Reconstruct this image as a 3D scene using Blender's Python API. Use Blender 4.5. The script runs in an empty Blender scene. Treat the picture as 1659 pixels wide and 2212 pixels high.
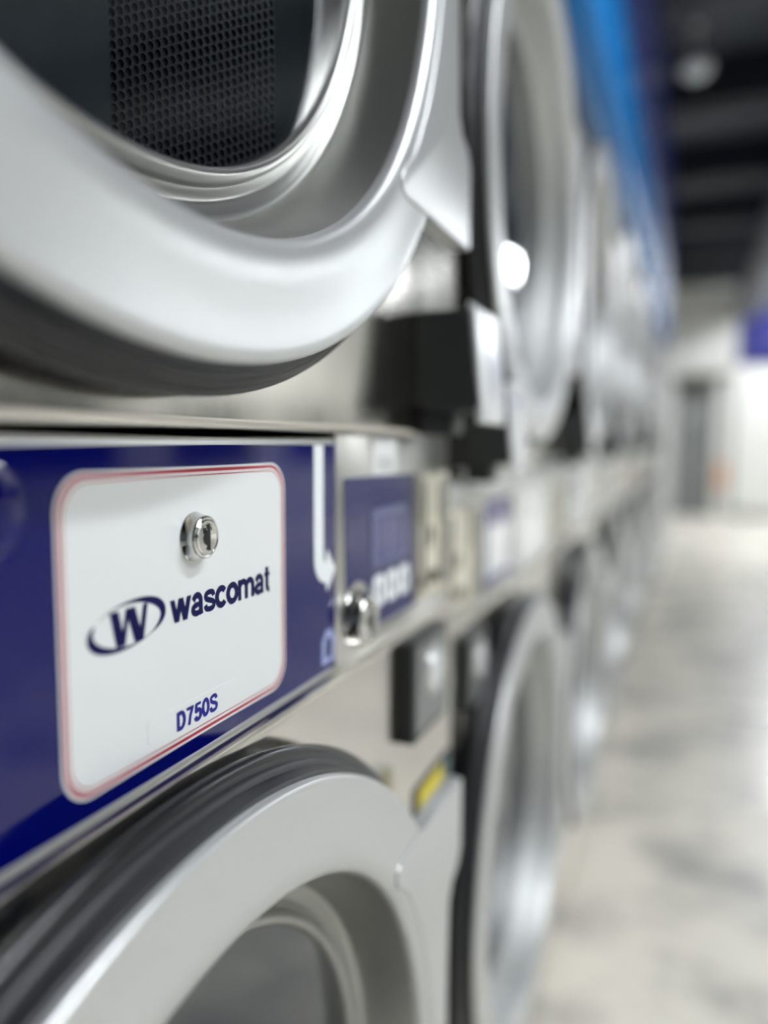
import bpy, bmesh, math, random
from math import sin, cos, pi, radians
from mathutils import Matrix, Vector

random.seed(4)
scene = bpy.context.scene
COL = scene.collection

# ------------------------------------------------------------------ camera
S = 0.23                     # one plan unit (camera to dryer fronts) in metres
EYE = 1.15                   # eye height above the floor
YAW, PITCH, ROLL = 0.3768, 0.0903, 0.0050
cd = bpy.data.cameras.new('camera')
cam = bpy.data.objects.new('camera', cd)
COL.objects.link(cam)
F = Vector((-sin(YAW) * cos(PITCH), cos(YAW) * cos(PITCH), -sin(PITCH)))
R = F.cross(Vector((0, 0, 1))).normalized()
U = R.cross(F)
R2 = R * cos(ROLL) + U * sin(ROLL)
U2 = -R * sin(ROLL) + U * cos(ROLL)
cam.matrix_world = Matrix(((R2.x, U2.x, -F.x, S), (R2.y, U2.y, -F.y, 0),
                           (R2.z, U2.z, -F.z, EYE), (0, 0, 0, 1)))
cd.sensor_fit = 'VERTICAL'
cd.sensor_height = 36.0
cd.sensor_width = 27.0
cd.lens = 1661 / 2212 * 36.0
cd.clip_start = 0.01
cd.dof.use_dof = True
cd.dof.focus_distance = 0.405
cd.dof.aperture_fstop = 1.65
scene.camera = cam

# ------------------------------------------------------------------ world, view
w = bpy.data.worlds.new('world')
scene.world = w
w.use_nodes = True
w.node_tree.nodes['Background'].inputs[0].default_value = (0.75, 0.82, 0.9, 1)
w.node_tree.nodes['Background'].inputs[1].default_value = 0.05
scene.view_settings.view_transform = 'Standard'
scene.view_settings.look = 'None'
scene.view_settings.gamma = 1.0
scene.view_settings.exposure = 0.55
scene.view_settings.use_curve_mapping = False
LAMP = 50.0                  # strength of the ceiling lamps
ROOM_R, ROOM_F, ROOM_B, CEIL = 5.2, -4.0, 13.3, 3.65


# ------------------------------------------------------------------ materials
def lin(c):
    return tuple(((v / 255) / 12.92 if v / 255 <= .04045 else ((v / 255 + .055) / 1.055) ** 2.4) for v in c) + (1,)


def mat(name, rgb, rough=.5, metal=0., spec=.5, coat=0., emit=0., bump=None, rnoise=None, cnoise=None, aniso=0., srgb=True):
    m = bpy.data.materials.new(name)
    m.use_nodes = True
    nt = m.node_tree
    b = nt.nodes['Principled BSDF']
    c = lin(rgb) if srgb else tuple(rgb) + (1,)
    b.inputs['Base Color'].default_value = c
    b.inputs['Roughness'].default_value = rough
    b.inputs['Metallic'].default_value = metal
    b.inputs['Specular IOR Level'].default_value = spec
    b.inputs['Coat Weight'].default_value = coat
    b.inputs['Coat Roughness'].default_value = .08
    b.inputs['Anisotropic'].default_value = aniso
    if emit:
        b.inputs['Emission Color'].default_value = c
        b.inputs['Emission Strength'].default_value = emit
    tc = nt.nodes.new('ShaderNodeTexCoord')

    def noise(scale, stretch=(1, 1, 1), detail=3, ro=.5):
        mp = nt.nodes.new('ShaderNodeMapping')
        mp.inputs['Scale'].default_value = stretch
        nt.links.new(tc.outputs['Object'], mp.inputs['Vector'])
        n = nt.nodes.new('ShaderNodeTexNoise')
        n.inputs['Scale'].default_value = scale
        n.inputs['Detail'].default_value = detail
        n.inputs['Roughness'].default_value = ro
        nt.links.new(mp.outputs[0], n.inputs['Vector'])
        return n
    if bump:
        n = noise(bump[0], bump[2] if len(bump) > 2 else (1, 1, 1))
        bp = nt.nodes.new('ShaderNodeBump')
        bp.inputs['Strength'].default_value = bump[1]
        bp.inputs['Distance'].default_value = bump[3] if len(bump) > 3 else .001
        nt.links.new(n.outputs['Fac'], bp.inputs['Height'])
        nt.links.new(bp.outputs[0], b.inputs['Normal'])
    if rnoise:
        n = noise(rnoise[0], rnoise[3] if len(rnoise) > 3 else (1, 1, 1))
        mr = nt.nodes.new('ShaderNodeMapRange')
        mr.inputs['From Min'].default_value = .3
        mr.inputs['From Max'].default_value = .7
        mr.inputs['To Min'].default_value = rnoise[1]
        mr.inputs['To Max'].default_value = rnoise[2]
        nt.links.new(n.outputs['Fac'], mr.inputs['Value'])
        nt.links.new(mr.outputs[0], b.inputs['Roughness'])
    if cnoise:                                   # scale, other colour, low, high
        n = noise(cnoise[0], cnoise[4] if len(cnoise) > 4 else (1, 1, 1), 5, .6)
        mr = nt.nodes.new('ShaderNodeMapRange')
        mr.inputs['From Min'].default_value = cnoise[2]
        mr.inputs['From Max'].default_value = cnoise[3]
        nt.links.new(n.outputs['Fac'], mr.inputs['Value'])
        mx = nt.nodes.new('ShaderNodeMix')
        mx.data_type = 'RGBA'
        mx.inputs[6].default_value = c
        mx.inputs[7].default_value = lin(cnoise[1])
        nt.links.new(mr.outputs[0], mx.inputs[0])
        nt.links.new(mx.outputs[2], b.inputs['Base Color'])
    return m


def glass_mat(name, tint, base=.05, gain=.85, power=4.0, rough=.03):
    m = bpy.data.materials.new(name)
    m.use_nodes = True
    nt = m.node_tree
    for n in list(nt.nodes):
        nt.nodes.remove(n)
    out = nt.nodes.new('ShaderNodeOutputMaterial')
    tr = nt.nodes.new('ShaderNodeBsdfTransparent')
    tr.inputs[0].default_value = tint + (1,)
    gl = nt.nodes.new('ShaderNodeBsdfGlossy')
    gl.inputs['Roughness'].default_value = rough
    lw = nt.nodes.new('ShaderNodeLayerWeight')
    lw.inputs['Blend'].default_value = .5
    pw = nt.nodes.new('ShaderNodeMath')
    pw.operation = 'POWER'
    pw.inputs[1].default_value = power
    nt.links.new(lw.outputs['Facing'], pw.inputs[0])
    ma = nt.nodes.new('ShaderNodeMath')
    ma.operation = 'MULTIPLY_ADD'
    ma.inputs[1].default_value = gain
    ma.inputs[2].default_value = base
    nt.links.new(pw.outputs[0], ma.inputs[0])
    mx = nt.nodes.new('ShaderNodeMixShader')
    nt.links.new(ma.outputs[0], mx.inputs[0])
    nt.links.new(tr.outputs[0], mx.inputs[1])
    nt.links.new(gl.outputs[0], mx.inputs[2])
    nt.links.new(mx.outputs[0], out.inputs[0])
    return m


M = dict(
    domeglow=mat('dome_glow', (205, 212, 212), .3, emit=.16),
    plateface=mat('plate_face', (128, 132, 130), .3, .5),  # grey puts the reflection on the glossy black plate into its colour
    silver=mat('silver_paint', (206, 208, 207), .36, .62, bump=(1100, .09, (1, 1, 1), .0006), rnoise=(500, .29, .38)),
    recess=mat('silver_recess', (170, 171, 167), .28, .92),
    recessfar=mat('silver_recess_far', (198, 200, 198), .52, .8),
    steel=mat('stainless_steel', (222, 219, 211), .15, 1.0, bump=(40, .04, (1, 1, .08), .0006), rnoise=(30, .12, .17, (1, 1, .1))),
    satin=mat('satin_steel', (205, 205, 200), .28, 1.0),
    chrome=mat('chrome', (225, 225, 222), .06, 1.0),
    rubber=mat('black_rubber', (38, 40, 42), .38, 0, .5),
    gasket=mat('gasket_rubber', (26, 28, 30), .22, 0, .5),
    plastic=mat('charcoal_plastic', (52, 55, 54), .42, 0, .45, bump=(1500, .1)),
    black=mat('black', (8, 8, 9), .5),
    gapblack=mat('gap_black', (6, 6, 7), .8, 0, .1),
    navy=mat('navy_gloss', (1, 6, 88), .06, 0, .5, bump=(14, .06, (1, 1, 1), .001)),
    ink=mat('navy_ink', (4, 6, 70), .4, 0, .15),
    model=mat('blue_ink', (30, 32, 132), .4, 0, .2),
    white=mat('white_gloss', (226, 229, 228), .10, 0, .5),
    red=mat('red_ink', (170, 26, 52), .2),
    whiteink=mat('white_ink', (235, 240, 240), .3),
    paleblue=mat('pale_blue_ink', (150, 160, 205), .3),
    lavender=mat('screen_lavender', (60, 60, 120), .12),
    bluegrey=mat('screen_frame', (84, 90, 130), .3),
    yellow=mat('yellow_sticker', (214, 196, 20), .4),
    teal=mat('teal_ink', (70, 110, 115), .4),
    green=mat('green_ink', (70, 150, 70), .4),
    cream=mat('cream_plastic', (222, 217, 196), .35),
    slot=mat('slot_brass', (90, 82, 58), .4, .4),
    drum=mat('drum_steel', (176, 182, 186), .5, .1),
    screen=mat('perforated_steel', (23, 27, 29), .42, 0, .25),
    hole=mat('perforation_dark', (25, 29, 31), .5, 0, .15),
    rim=mat('drum_rim', (190, 195, 198), .35, .3),
    frontblue=mat('blue_stripe', (40, 60, 150), .35),
    frontlight=mat('light_fascia', (214, 216, 216), .22, .2),
    glass=glass_mat('door_glass', (.72, .76, .78), .12, .6, 3.1),
    floor=mat('polished_concrete', (240, 234, 220), .30, 0, .5, rnoise=(2.2, .22, .42),
              cnoise=(2.6, (166, 164, 160), .47, .68)),
    wall=mat('white_paint', (226, 226, 221), .6),
    wallgrey=mat('grey_paint', (176, 176, 173), .5),
    dark=mat('charcoal_paint', (104, 109, 116), .7),
    beam=mat('black_beam', (34, 38, 43), .7),
    duct=mat('grey_duct', (96, 99, 106), .45, .3),
    doorgrey=mat('grey_door', (120, 122, 122), .45),
    frame=mat('door_frame', (88, 88, 85), .5),
    porthole=mat('porthole_glass', (172, 176, 176), .15),
    trim=mat('trim_grey', (150, 150, 146), .5),
    bandblue=mat('blue_band', (22, 136, 222), .20, 0, .5),
    bandnavy=mat('navy_band', (44, 62, 130), .30, 0, .5, cnoise=(2.2, (84, 52, 140), .5, .75)),
    banner=mat('violet_blue_banner', (34, 36, 104), .4),
    orange=mat('pale_orange', (236, 178, 138), .5),
    lampbody=mat('lamp_body', (230, 230, 228), .4),
    nightglass=mat('night_glass', (18, 22, 26), .05, 0, .5),
    lamp=mat('lamp_diffuser', (246, 250, 255), .5, emit=LAMP),
)


# ------------------------------------------------------------------ mesh tools
class MB:
    """collects shapes, in plan units, into one mesh"""

    def __init__(s):
        s.v, s.f, s.m = [], [], []

    def add(s, vs, fs, mi=0):
        n = len(s.v)
        s.v += [tuple(v) for v in vs]
        s.f += [tuple(i + n for i in f) for f in fs]
        s.m += [mi] * len(fs)
        return s

    def box(s, x0, x1, y0, y1, z0, z1, bev=0., seg=2, mi=0):
        bm = bmesh.new()
        bmesh.ops.create_cube(bm, size=1)
        for v in bm.verts:
            v.co = Vector(((x0 + x1) / 2 + v.co.x * (x1 - x0), (y0 + y1) / 2 + v.co.y * (y1 - y0), (z0 + z1) / 2 + v.co.z * (z1 - z0)))
        if bev:
            bmesh.ops.bevel(bm, geom=bm.edges[:], offset=bev, segments=seg, affect='EDGES', profile=.5)
        bm.verts.index_update()
        s.add([v.co for v in bm.verts], [[v.index for v in f.verts] for f in bm.faces], mi)
        bm.free()
        return s

    def lathe(s, prof, cy=0., cz=0., n=128, mi=0, cap0=False, cap1=False):
        vs, fs = [], []
        for (x, r) in prof:
            for k in range(n):
                a = 2 * pi * k / n
                vs.append((x, cy + r * cos(a), cz + r * sin(a)))
        for i in range(len(prof) - 1):
            for k in range(n):
                k2 = (k + 1) % n
                fs.append((i * n + k, i * n + k2, (i + 1) * n + k2, (i + 1) * n + k))
        if cap0:
            fs.append(tuple(range(n))[::-1])
        if cap1:
            fs.append(tuple((len(prof) - 1) * n + k for k in range(n)))
        return s.add(vs, fs, mi)

    def poly(s, pts, x, mi=0):                  # flat polygon in the plane X = x
        return s.add([(x, p[0], p[1]) for p in pts], [tuple(range(len(pts)))], mi)

    def prism(s, pts, x0, x1, bev=0., mi=0, seg=2):     # outline in Y, Z pulled along X
        bm = bmesh.new()
        a = [bm.verts.new((x0, p[0], p[1])) for p in pts]
        b = [bm.verts.new((x1, p[0], p[1])) for p in pts]
        n = len(pts)
        bm.faces.new(a[::-1])
        top = bm.faces.new(b)
        for i in range(n):
            bm.faces.new((a[i], a[(i + 1) % n], b[(i + 1) % n], b[i]))
        bmesh.ops.recalc_face_normals(bm, faces=bm.faces[:])
        if bev:
            bmesh.ops.bevel(bm, geom=list(top.edges), offset=bev, segments=seg, affect='EDGES', profile=.5)
        bm.verts.index_update()
        s.add([v.co for v in bm.verts], [[v.index for v in f.verts] for f in bm.faces], mi)
        bm.free()
        return s

    def extrude_y(s, pts, y0, y1, bev=0., mi=0):        # outline in X, Z pulled along Y
        bm = bmesh.new()
        a = [bm.verts.new((p[0], y0, p[1])) for p in pts]
        b = [bm.verts.new((p[0], y1, p[1])) for p in pts]
        n = len(pts)
        bm.faces.new(a)
        bm.faces.new(b[::-1])
        for i in range(n):
            bm.faces.new((a[i], b[i], b[(i + 1) % n], a[(i + 1) % n]))
        bmesh.ops.recalc_face_normals(bm, faces=bm.faces[:])
        if bev:
            bmesh.ops.bevel(bm, geom=bm.edges[:], offset=bev, segments=3, affect='EDGES', profile=.5)
        bm.verts.index_update()
        s.add([v.co for v in bm.verts], [[v.index for v in f.verts] for f in bm.faces], mi)
        bm.free()
        return s

    def holed(s, y0, y1, z0, z1, cy, cz, r, x, depth=.03, lip=.012, n=128, mi=0):
        """sheet panel with a round hole and turned-in edges"""
        ring, outer = [], []
        corners = [math.atan2(z - cz, y - cy) % (2 * pi) for y in (y0, y1) for z in (z0, z1)]
        ang = sorted([2 * pi * k / n for k in range(n)] + corners)
        for a in ang:
            ca, sa = cos(a), sin(a)
            t = []
            if ca > 1e-9: t.append((y1 - cy) / ca)
            if ca < -1e-9: t.append((y0 - cy) / ca)
            if sa > 1e-9: t.append((z1 - cz) / sa)
            if sa < -1e-9: t.append((z0 - cz) / sa)
            q = min(t)
            ring.append((cy + r * ca, cz + r * sa))
            outer.append((cy + q * ca, cz + q * sa))
        N = len(ang)

        def inset(p, d):
            return (min(max(p[0], y0 + d), y1 - d), min(max(p[1], z0 + d), z1 - d))
        rows = [[(x - depth, *p) for p in ring], [(x, *p) for p in ring],
                [(x, *inset(p, lip * 1.5)) for p in outer], [(x, *inset(p, lip)) for p in outer], [(x - lip * .3, *inset(p, lip * .3)) for p in outer],
                [(x - lip, *p) for p in outer], [(x - depth, *p) for p in outer]]
        vs = [v for row in rows for v in row]
        fs = []
        for i in range(len(rows) - 1):
            for k in range(N):
                k2 = (k + 1) % N
                fs.append((i * N + k, (i + 1) * N + k, (i + 1) * N + k2, i * N + k2))
        return s.add(vs, fs, mi)

    def strip(s, a, b, x, mi=0, closed=True):   # band between two outlines in X = x
        n = len(a)
        fs = [(i, (i + 1) % n, n + (i + 1) % n, n + i) for i in range(n if closed else n - 1)]
        return s.add([(x, *p) for p in a] + [(x, *p) for p in b], fs, mi)

    def build(s, name, m, parent=None, loc=None, sharp=32):
        me = bpy.data.meshes.new(name)
        me.from_pydata([(v[0] * S, v[1] * S, v[2] * S) for v in s.v], [], s.f)
        for mm in (m if isinstance(m, (list, tuple)) else [m]):
            me.materials.append(mm)
        if any(s.m):
            me.polygons.foreach_set('material_index', s.m)
        bm = bmesh.new()
        bm.from_mesh(me)
        if s.fix:
            bmesh.ops.recalc_face_normals(bm, faces=bm.faces[:])
        bm.to_mesh(me)
        bm.free()
        me.polygons.foreach_set('use_smooth', [True] * len(me.polygons))
        me.set_sharp_from_angle(angle=radians(sharp))
        me.update()
        o = bpy.data.objects.new(name, me)
        COL.objects.link(o)
        if parent:
            o.parent = parent
        if loc:
            o.location = loc
        return o
    fix = True


def flat(mb):
    mb.fix = False
    return mb


def tag(o, label=None, cat=None, group=None, kind=None):
    for k, v in (('label', label), ('category', cat), ('group', group), ('kind', kind)):
        if v:
            o[k] = v
    return o


def empty(name, x, y, z, label, cat, group=None):       # metres
    o = bpy.data.objects.new(name, None)
    o.empty_display_size = .1
    o.location = (x, y, z)
    COL.objects.link(o)
    return tag(o, label, cat, group)


def rrect(y0, y1, z0, z1, r, n=10):
    pts = []
    for cy, cz, a0 in ((y1 - r, z1 - r, 0), (y0 + r, z1 - r, 90), (y0 + r, z0 + r, 180), (y1 - r, z0 + r, 270)):
        for k in range(n + 1):
            a = radians(a0 + 90 * k / n)
            pts.append((cy + r * cos(a), cz + r * sin(a)))
    return pts


# ------------------------------------------------------------------ lettering (strokes, x-height or cap height = 1)
def arc(cx, cy, rx, ry, a0, a1, n=24):
    return [(cx + rx * cos(radians(a0 + (a1 - a0) * k / n)), cy + ry * sin(radians(a0 + (a1 - a0) * k / n))) for k in range(n + 1)]


def smooth(pts, n=6):
    out = []
    P = [pts[0]] + list(pts) + [pts[-1]]
    for i in range(1, len(P) - 2):
        p0, p1, p2, p3 = P[i - 1:i + 3]
        for k in range(n):
            t = k / n
            out.append(tuple(.5 * (2 * p1[j] + (p2[j] - p0[j]) * t + (2 * p0[j] - 5 * p1[j] + 4 * p2[j] - p3[j]) * t * t
                                   + (3 * p1[j] - p0[j] - 3 * p2[j] + p3[j]) * t ** 3) for j in (0, 1)))
    return out + [pts[-1]]


def stroke(pts, wd, closed=False):              # two offset outlines; wd may be a function of 0..1
    n = len(pts)
    L, Rr = [], []
    for i, p in enumerate(pts):
        a = pts[i - 1] if i or closed else p
        b = pts[(i + 1) % n] if i < n - 1 or closed else p
        dx, dy = b[0] - a[0], b[1] - a[1]
        d = math.hypot(dx, dy) or 1
        h = (wd(i / (n - 1)) if callable(wd) else wd) / 2
        L.append((p[0] - dy / d * h, p[1] + dx / d * h))
        Rr.append((p[0] + dy / d * h, p[1] - dx / d * h))
    return L, Rr


def para(x0, x1, y0, y1, wd):                   # slanted bar with level ends
    return [(x0 - wd / 2, y0), (x0 + wd / 2, y0), (x1 + wd / 2, y1), (x1 - wd / 2, y1)]


T = .285
GLYPH = {       # list of (kind, data), advance
    'w': ([('p', para(.13, .42, 1, 0, .31)), ('p', para(.42, .71, 0, 1, .31)), ('p', para(.71, 1.0, 1, 0, .31)), ('p', para(1.0, 1.29, 0, 1, .31))], 1.43),
    'a': ([('s', arc(.40, .29, .27, .185, 80, 290), T * .95), ('s', [(.44, .475), (.70, .52)], T * .8), ('s', [(.46, .105), (.60, .15), (.70, .26)], T * .85),
           ('s', [(.16, .69)] + arc(.44, .63, .265, .27, 160, 0) + [(.705, .2), (.74, .0)], T)], .93),
    's': ([('s', smooth([(.76, .68), (.69, .84), (.46, .89), (.22, .84), (.15, .72), (.22, .60), (.46, .51), (.70, .42), (.78, .28), (.69, .15), (.46, .11), (.20, .16), (.12, .33)]), T * .86)], .90),
    'c': ([('s', arc(.47, .5, .35, .39, 38, 322, 36), T)], .90),
    'o': ([('s', arc(.49, .5, .365, .39, 0, 360, 40), T)], .99),
    'm': ([('s', [(.14, 0), (.14, 1)], T), ('s', arc(.44, .60, .29, .28, 165, 0) + [(.73, 0)], T), ('s', arc(1.03, .60, .29, .28, 165, 0) + [(1.32, 0)], T)], 1.48),
    't': ([('s', [(.27, 1.27), (.27, .3)] + arc(.47, .3, .2, .19, 180, 280), T), ('p', [(.02, .80), (.56, .80), (.56, .99), (.02, .99)])], .60),
    'D': ([('s', [(.09, 0), (.09, 1)], .225), ('s', [(.09, .92), (.30, .92)] + arc(.30, .5, .27, .42, 90, -90) + [(.09, .08)], .225)], .74),
    '7': ([('p', [(.03, .84), (.58, .84), (.58, 1), (.03, 1)]), ('s', [(.50, .90), (.32, .5), (.22, 0)], .225)], .66),
    '5': ([('p', [(.12, .84), (.54, .84), (.54, 1), (.12, 1)]), ('s', [(.16, .95), (.12, .47)], .21), ('s', smooth([(.11, .49), (.30, .60), (.48, .50), (.52, .33), (.44, .14), (.29, .075), (.14, .12), (.07, .26)]), .225)], .65),
    '0': ([('s', arc(.31, .5, .225, .425, 0, 360, 40), .225)], .67),
    'S': ([('s', smooth([(.60, .70), (.52, .88), (.33, .925), (.15, .86), (.11, .73), (.18, .60), (.35, .51), (.55, .41), (.61, .27), (.53, .12), (.34, .075), (.14, .13), (.07, .31)]), .20)], .70),
}


def text(mb, s, y, z, h, width, x):
    adv = sum(GLYPH[c][1] for c in s)
    kx = width / adv
    cur = n = 0
    for c in s:
        for k in GLYPH[c][0]:
            tr = lambda p: (y + (cur + p[0]) * kx, z + p[1] * h)
            n += 1
            xx = x + (n % 4) * .00025
            if k[0] == 'p':
                mb.poly([tr(p) for p in k[1]], xx)
            else:
                a, b = stroke(k[1], k[2])
                mb.strip([tr(p) for p in a], [tr(p) for p in b], xx, closed=False)
        cur += GLYPH[c][1]
    return mb


# ------------------------------------------------------------------ the room
def struct(o, label=None):
    o['kind'] = 'structure'
    if label:
        o['label'] = label
    return o


def mbox(name, x0, x1, y0, y1, z0, z1, m, bev=0., parent=None):     # metres
    b = MB().box(x0 / S, x1 / S, y0 / S, y1 / S, z0 / S, z1 / S, bev / S)
    return b.build(name, m, parent)


XB = -1.25                                       # wall behind the dryers
struct(mbox('floor', XB - .1, ROOM_R + .1, ROOM_F - .1, ROOM_B + .1, -.1, 0, M['floor']))
struct(mbox('ceiling', XB - .1, ROOM_R + .1, ROOM_F - .1, ROOM_B + .1, CEIL, CEIL + .1, M['dark']))
struct(mbox('wall_left', XB - .1, XB, ROOM_F, ROOM_B, 0, CEIL, M['wall']))
struct(mbox('wall_front', XB, ROOM_R, ROOM_F - .1, ROOM_F, 0, CEIL, M['dark']))
# right wall with unseen dark panels added for reflections in the steel
struct(mbox('wall_right', ROOM_R, ROOM_R + .1, ROOM_F, ROOM_B, 0, CEIL, M['wall']))
for k in range(6):
    y = -3.2 + k * 2.6
    wf = struct(mbox('window_%d' % (k + 1), ROOM_R - .05, ROOM_R, y, y + 1.7, .85, 1.72, M['frame']))
    pane = mbox('pane', ROOM_R - .06, ROOM_R - .045, y + .05, y + 1.65, .90, 1.67, M['nightglass'], parent=wf)
# back wall: white below, charcoal above
struct(mbox('wall_back', XB, ROOM_R, ROOM_B, ROOM_B + .1, 0, 2.36, M['wall']))
struct(mbox('wall_back_upper', XB, ROOM_R, ROOM_B, ROOM_B + .1, 2.36, CEIL, M['dark']))
struct(mbox('wall_end', XB, 0.0, 7.15, ROOM_B, 0, 1.98, M['wallgrey']))
struct(mbox('wall_bulkhead', XB, .80, 12.3, ROOM_B, 2.22, CEIL, M['wall']))
struct(mbox('baseboard_back', .86, ROOM_R, ROOM_B - .02, ROOM_B, 0, .12, M['trim']))
struct(mbox('trim_1', .78, .86, ROOM_B - .05, ROOM_B, 0, 2.36, M['trim']))  # grey strip painted where a shadow line falls on the wall
d1 = struct(mbox('door_1', -.02, .52, ROOM_B - .05, ROOM_B - .01, 0.005, 2.12, M['doorgrey']))
fr = MB()
for a in ((-.09, -.02, 0, 2.19), (.52, .59, 0, 2.19), (-.02, .52, 2.12, 2.19)):
    fr.box(a[0] / S, a[1] / S, (ROOM_B - .07) / S, (ROOM_B - .001) / S, a[2] / S, a[3] / S)
fr.build('door_frame', M['frame'], d1)
ph = MB()
ph.lathe([(0, .05), (.12, .05), (.12, .62), (.06, .70), (0, .72)], n=48)
o = ph.build('porthole', M['porthole'], d1)
o.location = (.20, ROOM_B - .05, 1.66)
o.rotation_euler = (0, 0, -pi / 2)

# ceiling beams and duct
for k in range(11):
    y = -3.4 + k * 1.5 + (.02 if k % 2 else 0)
    struct(mbox('trim_%d' % (k + 2), XB, ROOM_R, y, y + .22, CEIL - .30, CEIL, M['beam']))
dk = MB()
prof = []
for k in range(24):
    a = 2 * pi * k / 24
    prof.append(((.95 + .19 * cos(a)) / S, (3.12 + .19 * sin(a)) / S))
dk.extrude_y(prof, ROOM_F / S, 12.3 / S)
tag(dk.build('ventilation_duct', M['duct']), 'round grey ventilation duct running under the dark ceiling', 'duct')

# violet-blue banner and pale orange notice on the back wall
tag(mbox('wall_banner', .90, 2.6, ROOM_B - .04, ROOM_B, 2.37, 3.2, M['banner'], .004), 'violet-blue banner high on the far white wall', 'banner')
tag(mbox('wall_notice', .66, .775, ROOM_B - .03, ROOM_B, .42, .86, M['orange'], .003), 'small pale orange notice low on the far wall beside the grey door', 'notice')

# blue fascia above the dryers
fa = empty('fascia', .02, 0, 1.98, 'long glossy blue fascia running above the row of dryers', 'fascia')
MB().box((XB - .02) / S + .3, 0, -2.2 / S, 7.05 / S, .34 / S, (CEIL - 1.98) / S, .02).build('upper_board', M['bandnavy'], fa)
tag(MB().box((XB - .02) / S + .3, .03, -2.2 / S, 7.05 / S, 0.012 / S, .34 / S, .025).build('lower_band', M['bandblue'], fa), 'bright blue lower band')

# unseen ceiling lamps placed to light the aisle, a grey dome fixture near the dryers
proto = None
SPOTS = [(1.5, .85, 'beside the viewpoint, nearest the dryers'), (2.75, .85, 'beside the viewpoint, in the middle of the aisle'), (4.0, .85, 'beside the viewpoint, nearest the windows'),
         (4.75, 7.3, 'halfway along the window wall'), (3.9, 9.2, 'further along the window wall'), (1.75, 9.3, 'third from the far wall'), (1.75, 10.9, 'second from the far wall'), (1.75, 12.5, 'closest to the far wall')]
for (x, y, lab) in SPOTS:
    if proto is None:
        r = empty('ceiling_light', x, y, 3.22, '', 'ceiling light', 'linear ceiling lights over the aisle')
        MB().box(-.09 / S, .09 / S, -.65 / S, .65 / S, .03 / S, .10 / S, .03).build('housing', M['lampbody'], r)
        MB().box(-.075 / S, .075 / S, -.63 / S, .63 / S, 0, .03 / S, .02).build('diffuser', M['lamp'], r)
        for yy in (-.5, .5):
            MB().box(-.006 / S, .006 / S, (yy - .006) / S, (yy + .006) / S, .10 / S, (CEIL - 3.22) / S).build('hanger', M['lampbody'], r)
        proto = r
    else:
        r = proto.copy()
        COL.objects.link(r)
        for ch in proto.children:
            c = ch.copy()
            COL.objects.link(c)
            c.parent = r
        r.location = (x, y, 3.22)
    r['label'] = 'long white hanging ceiling light ' + lab
dm = empty('dome_fixture', .177, 5.2, CEIL, 'small round pale light fixture hanging from the dark ceiling above the dryers', 'light fixture')
for nm, pr, m_ in (('stem', [(0, .16), (.06, .16), (.06, .05), (.95, .05)], 'lampbody'), ('collar', [(.9, .05), (.92, .36), (1.0, .40), (1.12, .40), (1.14, .3)], 'lampbody'),
                   ('dome', [(1.1 + .24 * sin(radians(a)), .36 * cos(radians(a)) + .001) for a in range(0, 91, 10)], 'domeglow')):
    q = MB()
    q.lathe(pr, n=40)
    o = q.build(nm, M[m_], dm)
    o.rotation_euler = (0, pi / 2, 0)


PX = .035                      # how far the door panels stand in front of the control panels


# ------------------------------------------------------------------ dryer parts (plan units, X out of the front, Y along the row, Z above the eye line)
def crowned(s):
    pr = [(.150, 1.486), (.194, 1.4900), (.204, 1.4880), (.2095, 1.4845), (.2125, 1.477), (.2115, 1.455), (.209, 1.42), (.2085, 1.38), (.211, 1.34), (.2125, 1.31), (.2115, 1.285),
          (.207, 1.262), (.200, 1.247), (.188, 1.241), (.172, 1.238)]
    return [(x, r * s) for x, r in pr]


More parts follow.
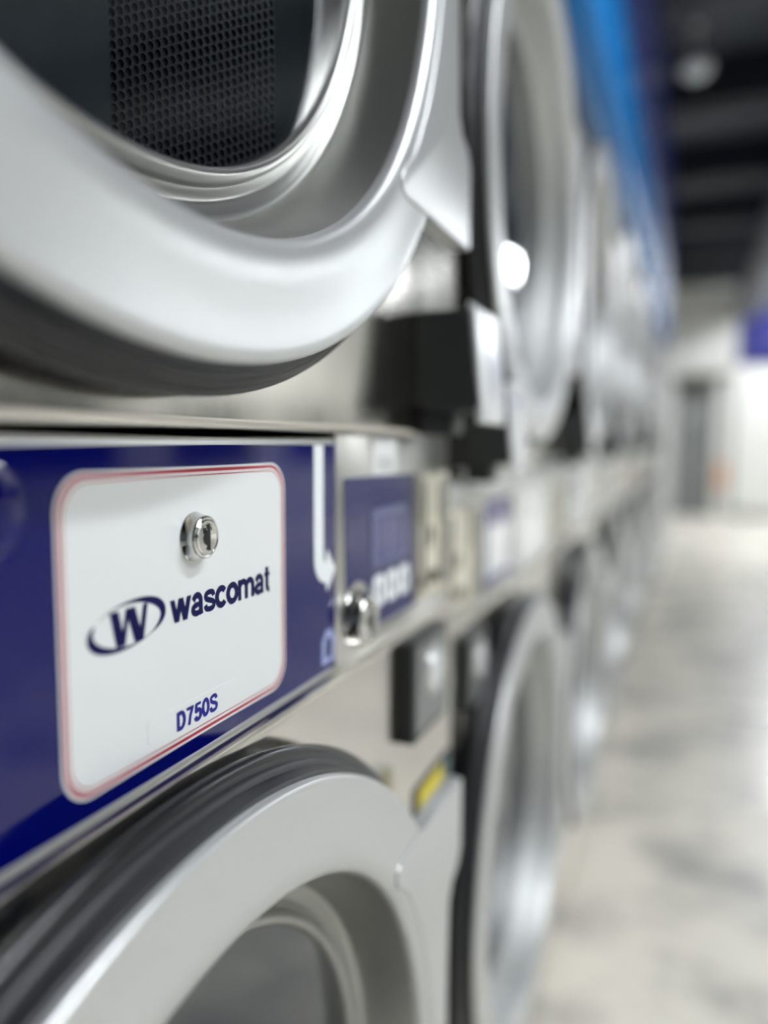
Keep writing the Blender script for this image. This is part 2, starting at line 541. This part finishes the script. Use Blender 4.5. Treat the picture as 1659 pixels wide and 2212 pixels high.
def make_door(par, s, cy, cz, screen, bowl='recess'):
    ring = MB().lathe(crowned(s), cy, cz, 192).build('door', M['silver'], par, sharp=50)
    rec = [(.172, 1.238), (.10, 1.222), (.045, 1.208), (.006, 1.197), (-.010, 1.192), (-.018, 1.184), (-.020, 1.172), (-.026, 1.150), (-.030, 1.138), (-.022, 1.128),
           (-.020, 1.116), (-.002, 1.112), (.010, 1.107), (.016, 1.098), (.017, 1.086), (.012, 1.077), (-.02, 1.072)]
    MB().lathe([(x, r * s) for x, r in rec], cy, cz, 160).build('recess_bowl', M[bowl], ring, sharp=60)
    rub = [(.192, 1.40), (.194, 1.478), (.190, 1.492), (.184, 1.498), (.150, 1.503), (.146, 1.512), (.142, 1.517), (.136, 1.519), (.133, 1.513), (.130, 1.522), (.126, 1.530)]
    MB().lathe([(x, r * s) for x, r in rub], cy, cz, 160).build('rim_band', M['rubber'], ring, sharp=35)
    gk = [(.128, 1.515), (.126, 1.536), (.120, 1.546), (.112, 1.550), (.102, 1.549), (.094, 1.543), (.088, 1.530), (.060, 1.500), (.0, 1.48)]
    MB().lathe([(x, r * s) for x, r in gk], cy, cz, 160).build('door_gasket', M['gasket'], ring, sharp=50)
    MB().lathe([(-.002, .0005), (-.002, .5), (-.002, 1.075)], 0, 0, 96).build('door_glass', M['glass'], ring).scale = (1, s, s)
    g = ring.children[-1] if ring.children[-1].name.startswith('door_glass') else [c for c in ring.children if c.name.startswith('door_glass')][0]
    g.location = (0, cy * S, cz * S)
    # handle plate on the latch side
    pts = []
    ri = 1.292
    a1 = math.degrees(math.asin(.80 / ri))
    for k in range(41):
        a = radians(a1 - 2 * a1 * k / 40)
        pts.append((ri * cos(a), ri * sin(a)))
    for k in range(7):                              # rounded inner corner
        a = radians(215 + 55 * k / 6) if False else 0
    lower = [(.945, -.850), (.918, -.885), (.925, -.915), (.955, -.93), (1.62, -.93), (1.64, -.915), (1.64, -.64), (1.60, -.585), (1.525, -.555), (1.49, -.50), (1.475, -.3)]
    outline = pts + lower + [(1.47, 0)] + [(y, -z) for y, z in lower[::-1]]
    outline = [(cy + y * s, cz + z * s) for y, z in outline]
    MB().prism(outline[::-1], .155, .2185, .007, seg=3).build('handle_plate', M['silver'], ring, sharp=50)
    # drum seen through the glass
    MB().lathe([(-.16, 1.19 * s), (-.20, 1.215 * s), (-.20, 1.40 * s), (-1.2, 1.42 * s), (-2.6, 1.40 * s), (-2.72, 1.30 * s), (-2.75, .3 * s), (-2.75, .001)], cy, cz, 96).build('drum', M['drum'], par)
    MB().lathe([(-.150, 1.178 * s), (-.140, 1.190 * s), (-.150, 1.203 * s), (-.170, 1.203 * s), (-.170, 1.178 * s), (-.150, 1.178 * s)], cy, cz, 128).build('drum_rim', M['rim'], par)
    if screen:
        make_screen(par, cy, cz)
    return ring


def make_screen(par, cy, cz):
    """dimpled sheet standing at an angle just behind the glass"""
    A = Vector((-.268, 1.482))
    B = Vector((-.035, 1.832))
    L = (B - A).length
    du, dv = L / 24, .0232
    e = (B - A) / L
    nrm = Vector((e.y, -e.x))                     # towards the camera side
    rx, rv, dep = du * .385, .0091, .006
    vs, fs, mi = [], [], []

    def P(u, z, d=0):
        q = A + e * u - nrm * d
        return (q.x, q.y, z)
    z0 = cz - 1.10
    for c in range(24):
        u0 = c * du
        off = (c * .40 % 1) * dv
        for rr in range(95):
            zc = z0 + off + rr * dv
            uc = u0 + du / 2
            yy = A.y + e.y * uc
            if (yy - cy) ** 2 + (zc - cz) ** 2 > 1.16 ** 2:
                continue
            n = len(vs)
            K = 12
            sq = []
            for k in range(K):
                a = 2 * pi * (k + .5) / K
                ca, sa = cos(a), sin(a)
                q = min(du / 2 / abs(ca), dv / 2 / abs(sa))
                sq.append((ca * q, sa * q))
            for a, b in sq:
                vs.append(P(uc + a, zc + b))
            for kk, (f, d) in enumerate(((1.06, 0), (.97, .002), (.93, dep))):
                for k in range(K):
                    a = 2 * pi * (k + .5) / K
                    vs.append(P(uc + rx * f * cos(a), zc + rv * f * sin(a), d))
            for r_ in range(3):
                for k in range(K):
                    k2 = (k + 1) % K
                    fs.append((n + r_ * K + k, n + r_ * K + k2, n + (r_ + 1) * K + k2, n + (r_ + 1) * K + k))
                    mi.append(0 if r_ < 2 else 1)
            fs.append(tuple(n + 3 * K + k for k in range(K)))
            mi.append(1)
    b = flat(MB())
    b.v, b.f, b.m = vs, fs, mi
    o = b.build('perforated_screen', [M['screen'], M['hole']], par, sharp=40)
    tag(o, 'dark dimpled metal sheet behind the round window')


def chrome_lock(par, y, z, s=1., name='key_lock'):
    pr = [(0, .0535), (.004, .054), (.006, .0525), (.028, .0475), (.031, .047), (.034, .0455), (.0352, .043), (.0345, .0405), (.0325, .040), (.0325, .039), (.0355, .0382), (.0368, .036), (.0362, .0335), (.0375, .028), (.0392, .018), (.0398, .006), (.0398, .0005)]
    k = MB().lathe([(x * s, r * s) for x, r in pr], y, z, 72).build(name, M['chrome'], par, sharp=40)
    h = .029 * s
    out = [(y - .0045 * s, z - h), (y + .006 * s, z - h), (y + .006 * s, z + h), (y - .0045 * s, z + h), (y - .0045 * s, z + .017 * s)] + \
          [(y - .0025 * s + .0165 * s * cos(radians(a)), z + .0165 * s * sin(radians(a)) - .001) for a in range(115, 246, 13)] + [(y - .0045 * s, z - .018 * s)]
    return k, out, .0402 * s


def add_lock(panel, y, z, s=1.):
    k, out, x = chrome_lock(panel, y, z, s)
    # the keyway is part of the lock's own mesh: join by adding a second material
    me = k.data
    me.materials.append(M['black'])
    me.materials.append(M['satin'])
    bm = bmesh.new()
    bm.from_mesh(me)
    c = Vector((0, sum(p[0] for p in out) / len(out), sum(p[1] for p in out) / len(out)))
    for mi, sc, xx in ((1, 1.0, x),):
        f = bm.faces.new([bm.verts.new((xx * S, (c.y + (p[0] - c.y) * (sc if mi == 1 else 1.25)) * S, (c.z + (p[1] - c.z) * (sc if mi == 1 else 1.06)) * S)) for p in out])
        f.material_index = mi
    bm.to_mesh(me)
    bm.free()
    return k


def payment_box(par, y, z0, z1, wd=.38):
    """charcoal housing with a light face leaning back"""
    h = z1 - z0
    P = PX
    body = MB().extrude_y([(P, z0 + .02), (P + .08, z0), (.262, z0), (.277, z0 + .03), (.240, z1), (P, z1)], y, y + wd - .02, .006).build('payment_housing', M['plastic'], par)
    fp = MB().extrude_y([(.263, z0 - .05), (.287, z0 - .05), (.287, z0 + .02), (.256, z1 + .012), (.228, z1 + .035), (.224, z1 + .012)], y + .02, y + wd + .03, .008).build('face_plate', M['frontlight'], body)
    sl = lambda t: .2878 + (.2572 - .2878) * t
    for (t0, t1, nm, m_) in ((.42, .86, 'blue_stripe', M['frontblue']), (.12, .22, 'green_mark', M['green'])):
        n0, n1 = sl(t0), sl(t1)
        flat(MB()).add([(n0, y + .10, z0 + h * t0), (n0, y + wd - .06, z0 + h * t0), (n1, y + wd - .06, z0 + h * t1), (n1, y + .10, z0 + h * t1)], [(0, 1, 2, 3)]).build(nm, m_, body)
    MB().box(P, .17, y + .03, y + .20, z0 - .09, z0 + .02, .01).build('bracket', M['plastic'], body)
    return body


def start_plate(par, y0, y1, z0, z1):
    x = PX + .05
    b = MB().prism(rrect(y0, y1, z0, z1, .02), PX, x, .006).build('button_plate', M['plastic'], par)
    MB().prism(rrect(y0 + .03, y1 - .03, z0 + .03, z1 - .03, .02), x - .002, x + .003).build('plate_face', M['plateface'], b)
    c = (y0 + y1) / 2 + .02, z0 + (z1 - z0) * .60
    MB().lathe([(x - .01, .105), (x + .006, .105), (x + .012, .098), (x + .012, .088)], *c, 40).build('button_ring', M['satin'], b)
    MB().lathe([(x + .008, .09), (x + .02, .08), (x + .022, .04), (x + .022, .001)], *c, 40).build('start_button', M['frontlight'], b)
    return b


def caution(par, y, z, s=1., a=0.):
    o = MB()
    P = PX
    o.prism(rrect(y - .24 * s, y + .24 * s, z - .085 * s, z + .085 * s, .02 * s), P - .002, P + .005, mi=0)
    o.poly(rrect(y - .185 * s, y + .13 * s, z - .06 * s, z + .06 * s, .012 * s), P + .0062, 1)
    o.poly(rrect(y + .155 * s, y + .225 * s, z - .06 * s, z + .06 * s, .012 * s), P + .0062, 2)
    return tag(o.build('caution_sticker', [M['black'], M['yellow'], M['teal']], par), 'yellow sticker with a black edge')


def coin_unit(par, y0, y1, z0, z1):
    c = MB().prism(rrect(y0, y1, z0, z1, .015), 0, .014, .005).build('coin_slot_plate', M['cream'], par)
    for t in (.06, .62, .86):
        MB().box(.010, .030, y0 + (y1 - y0) * t, y0 + (y1 - y0) * (t + .10), z0 + .03, z1 - .02, .006).build('guide_rib', M['satin'], c)
    for (ty, tz, w_, h_) in ((.30, .50, .055, .045), (.34, .16, .13, .03)):
        yy, zz = y0 + (y1 - y0) * ty, z0 + (z1 - z0) * tz
        MB().prism([(yy + w_ * cos(radians(a)), zz + h_ * sin(radians(a))) for a in range(0, 360, 20)], .012, .017).build('coin_slot', M['slot'], c)
    return c


# ------------------------------------------------------------------ the large dryer in front
CY, ZU, ZL = 1.1862, 1.6331, -2.2318
W0, W1 = -.93, 3.298
big = empty('stacked_dryer', 0, 0, 0, 'silver stacked dryer with dark blue control panel and white label, nearest of the row', 'dryer')
big.location = (0, CY * S, 0)


def rel(o):                     # geometry was laid out from the eye point; hang it on the dryer's base
    o.location = Vector(o.location) + Vector((0, -CY * S, EYE))
    return o


body = MB().box(-4.6, -.06, W0 + .01, W1 - .01, -4.9, 3.60, .02).build('cabinet', M['wallgrey'], None)
for f in [f for f in body.data.polygons]:
    pass
body.parent = big
rel(body)


def cut_front(o, holes, x=-.06):
    """open the cabinet front behind the doors"""
    me = o.data
    bm = bmesh.new()
    bm.from_mesh(me)
    kill = [f for f in bm.faces if f.normal.x > .9]
    bmesh.ops.delete(bm, geom=kill, context='FACES')
    bm.to_mesh(me)
    bm.free()


cut_front(body, None)
p_ = MB().holed(W0, W1, .0275, 3.60, CY, ZU, 1.42, PX, .10, .018).build('upper_front_panel', M['steel'], big, sharp=40)
rel(p_)
caution(p_, CY + 1.80, ZU - .755)
p_ = MB().holed(W0, W1, -4.86, -.704, CY, ZL, 1.42, PX, .10, .024).build('lower_front_panel', M['steel'], big, sharp=40)
rel(p_)
caution(p_, CY + 1.82, ZL + .775)
start_plate(p_, 2.615, 3.03, -1.13, -.735)
for cz in (ZU, ZL):
    before = set(bpy.data.objects)
    make_door(big, 1.0, CY, cz, cz == ZU)
    for o in set(bpy.data.objects) - before:
        if o.parent == big:
            rel(o)
b_ = payment_box(big, 2.75, .12, .485)
rel(b_)

# control panel: lift-up lid with blue face
lid = MB().box(-.22, 0, W0 + .02, 2.119, -.706, .0115, .012, 3).build('control_panel', M['satin'], big)
rel(lid)
lid.data.materials[0] = M['silver']
MB().prism(rrect(W0 + .03, 2.1165, -.689, -.0075, .004), -.002, .0016).build('blue_face', M['navy'], lid)
MB().lathe([(.0012, .084), (.004, .082), (.007, .07), (.009, .04), (.0095, .0005)], .855, -.108, 48).build('round_cover', M['navy'], lid).scale = (1, 1, 1)  # added dome in place of a rounded reflection on the blue
lab = rrect(.9985, 1.800, -.655, -.0535, .072)
MB().prism(lab, .0012, .0030).build('white_label', M['white'], lid)


def lring(d):
    return rrect(.9985 + d, 1.800 - d, -.655 + d, -.0535 - d, .072 - d * .55)


q = MB()
q.strip(lring(.0055), lring(.0125), .0034)
q.strip(lring(.0185), lring(.0208), .0034)
q.build('label_border', M['red'], lid)
q = text(MB(), 'wascomat', 1.3075, -.3825, .0500, .4125, .0034)
q.build('wordmark', M['ink'], lid)
lg = MB()
cyl, czl = 1.179, -.354
for (a0, a1, w0, w1, ph_) in ((148, -52, .0012, .019, .62), (158, 310, .0015, .018, .30)):
    n = 60
    pts = []
    for k in range(n + 1):
        a = radians(a0 + (a1 - a0) * k / n)
        ey, ez = .104 * cos(a), .0435 * sin(a)
        pts.append((cyl + ey + ez * .28, czl + ez))
    L_, R_ = stroke(pts, lambda t: w0 + (w1 - w0) * max(0, sin(pi * t ** (math.log(.5) / math.log(ph_)))) ** 1.6)
    lg.strip(L_, R_, .0034, closed=False)
WT, WB = -.3215, -.3920
for n, (a, b, c, d) in enumerate(((1.126, 1.151, 1.143, 1.168), (1.171, 1.183, 1.154, 1.168), (1.171, 1.197, 1.195, 1.221), (1.222, 1.235, 1.207, 1.221))):
    lg.poly([(c, WB), (d, WB), (b, WT), (a, WT)], .0034 + n * .0003)
lg.build('logo', M['ink'], lid)
MB().prism(rrect(1.2265, 1.5745, -.6155, -.5655, .008), .002, .0036).build('model_sticker', M['white'], lid)
text(MB(), 'D750S', 1.322, -.6185, .0405, .152, .0040).build('model_number', M['model'], lid)
add_lock(lid, 1.3975, -.2065)
ar = MB()
ar.poly([(1.974, -.30), (2.036, -.30), (2.036, -.0085), (1.974, -.0085)], .0022)
ctr = [(2.005, -.295)] + [(2.050 + .045 * cos(radians(a)), -.335 + .045 * sin(radians(a))) for a in range(180, 271, 10)]
L_, R_ = stroke([(2.005, -.29), (2.005, -.33)] + [(2.055 + .05 * cos(radians(a)), -.338 + .05 * sin(radians(a))) for a in range(190, 271, 10)], .062)
ar.strip(L_, R_, .0026, closed=False)
ar.poly([(2.052, -.335), (2.060, -.318), (2.1165, -.385), (2.060, -.448), (2.052, -.432)], .0030)
ar.build('white_arrow', M['whiteink'], lid)
ic = MB()
ho = [(2.022, -.668), (2.108, -.668), (2.114, -.600), (2.092, -.566), (2.050, -.566), (2.024, -.596)]
hi = [(2.048, -.650), (2.088, -.650), (2.090, -.606), (2.080, -.590), (2.060, -.590), (2.050, -.606)]
ic.strip(ho, hi, .0022)
ic.build('pale_icon', M['paleblue'], lid)

# coin panel beside the lid
cp = MB().box(-.22, 0, 2.124, W1, -.706, .026, .008, 2).build('coin_panel', M['satin'], big)
rel(cp)
dec = [(2.182, -.113), (2.843, -.119), (2.850, -.640), (2.405, -.640)] + [(2.285 + .125 * cos(radians(a)), -.58 + .125 * sin(radians(a))) for a in range(0, 131, 13)] + [(2.198, -.452)]
MB().prism(dec[::-1], -.002, .0025).build('blue_decal', M['navy'], cp)
MB().prism(rrect(2.412, 2.642, -.112, .012, .006), -.002, .003).build('white_tag', M['white'], cp)
q = MB()
for k in range(3):
    q.box(.0031, .0036, 2.46, 2.60, -.062 - k * .016, -.055 - k * .016)
q.build('tag_printing', M['trim'], cp)
fr_ = MB().strip(rrect(2.398, 2.752, -.432, -.226, .01), rrect(2.445, 2.712, -.408, -.258, .006), .0055)
fr_.build('screen_frame', M['bluegrey'], cp)
MB().poly(rrect(2.445, 2.712, -.408, -.258, .006), .0035).build('display_screen', M['lavender'], cp)
q = MB()
for k in range(3):
    y = 2.418 + k * .128
    o_ = rrect(y, y + .112, -.575, -.462, .03)
    i_ = rrect(y + .044, y + .068, -.545, -.492, .010)
    q.strip(o_, i_, .0038)
q.build('white_digits', M['whiteink'], cp)
k2 = add_lock(cp, 2.262, -.572, 1.7)
coin_unit(cp, 2.885, 3.262, -.640, -.128)

# ------------------------------------------------------------------ the smaller dryers further along
ZU2, ZL2, DX, SC = 1.47, -2.50, -.09, .98
PITCH2, WD = 3.30, 3.28
small = empty('stacked_dryer', 0, 0, 0, '', 'dryer', 'pale panelled stacked dryers along the wall')


def rel2(o):
    o.location = Vector(o.location) + Vector((0, 0, EYE))
    return o


hw = WD / 2
body = MB().box(-4.4, -.06, -hw + .01, hw - .01, -4.9, 3.58, .02).build('cabinet', M['wallgrey'], small)
cut_front(body, None)
rel2(body)
p_ = MB().holed(-hw, hw, -.13, 3.58, 0, ZU2, 1.38, PX, .10, .018, 96).build('upper_front_panel', M['steel'], small, sharp=40)
rel2(p_)
p_ = MB().holed(-hw, hw, -4.86, -.92, 0, ZL2, 1.38, PX, .10, .024, 96).build('lower_front_panel', M['steel'], small, sharp=40)
rel2(p_)
caution(p_, 1.36, ZL2 + .80, .8)
start_plate(p_, -1.21, -.85, -1.39, -1.0)
for cz in (ZU2, ZL2):
    before = set(bpy.data.objects)
    make_door(small, SC, 0, cz, False, 'recessfar')
    for o in set(bpy.data.objects) - before:
        if o.parent == small:
            rel2(o)
rel2(payment_box(small, -1.21, -.11, .27, .38))
cpn = MB().box(-.22, 0, -hw, hw, -.915, -.135, .012, 3).build('control_panel', M['satin'], small)
rel2(cpn)
MB().box(-.01, .03, -hw + .02, hw - .02, -.30, -.20, .012).build('ledge_strip', M['silver'], cpn)
coin_unit(cpn, -1.40, -.72, -.86, -.34)
MB().prism(rrect(-.62, .12, -.86, -.34, .01), -.002, .003).build('blue_decal', M['lavender'], cpn)  # lavender puts a reflected sheen into the blue decal's colour
MB().prism(rrect(-.55, .05, -.80, -.50, .01), .001, .004).build('decal_field', M['white'], cpn)
MB().prism(rrect(.30, 1.50, -.87, -.33, .06), -.002, .004).build('white_label', M['white'], cpn)


def copy_tree(o, parent=None):
    c = o.copy()
    COL.objects.link(c)
    if parent:
        c.parent = parent
    for ch in o.children:
        copy_tree(ch, c)
    return c


NTH = ['silver stacked dryer with pale control panel, standing directly beyond the large dryer', 'silver stacked dryer with pale control panel, third of the row from the camera',
       'silver stacked dryer with pale control panel, fourth of the row from the camera', 'silver stacked dryer with pale control panel, fifth of the row from the camera',
       'silver stacked dryer with pale control panel, sixth of the row from the camera', 'silver stacked dryer with pale control panel, seventh of the row from the camera', 'silver stacked dryer with pale control panel, second from the far end of the row',
       'silver stacked dryer with pale control panel at the far end of the row']
for k in range(8):
    d = small if k == 0 else copy_tree(small)
    d.location = (DX * S, (4.95 + PITCH2 * k) * S, 0)
    d['label'] = NTH[k]
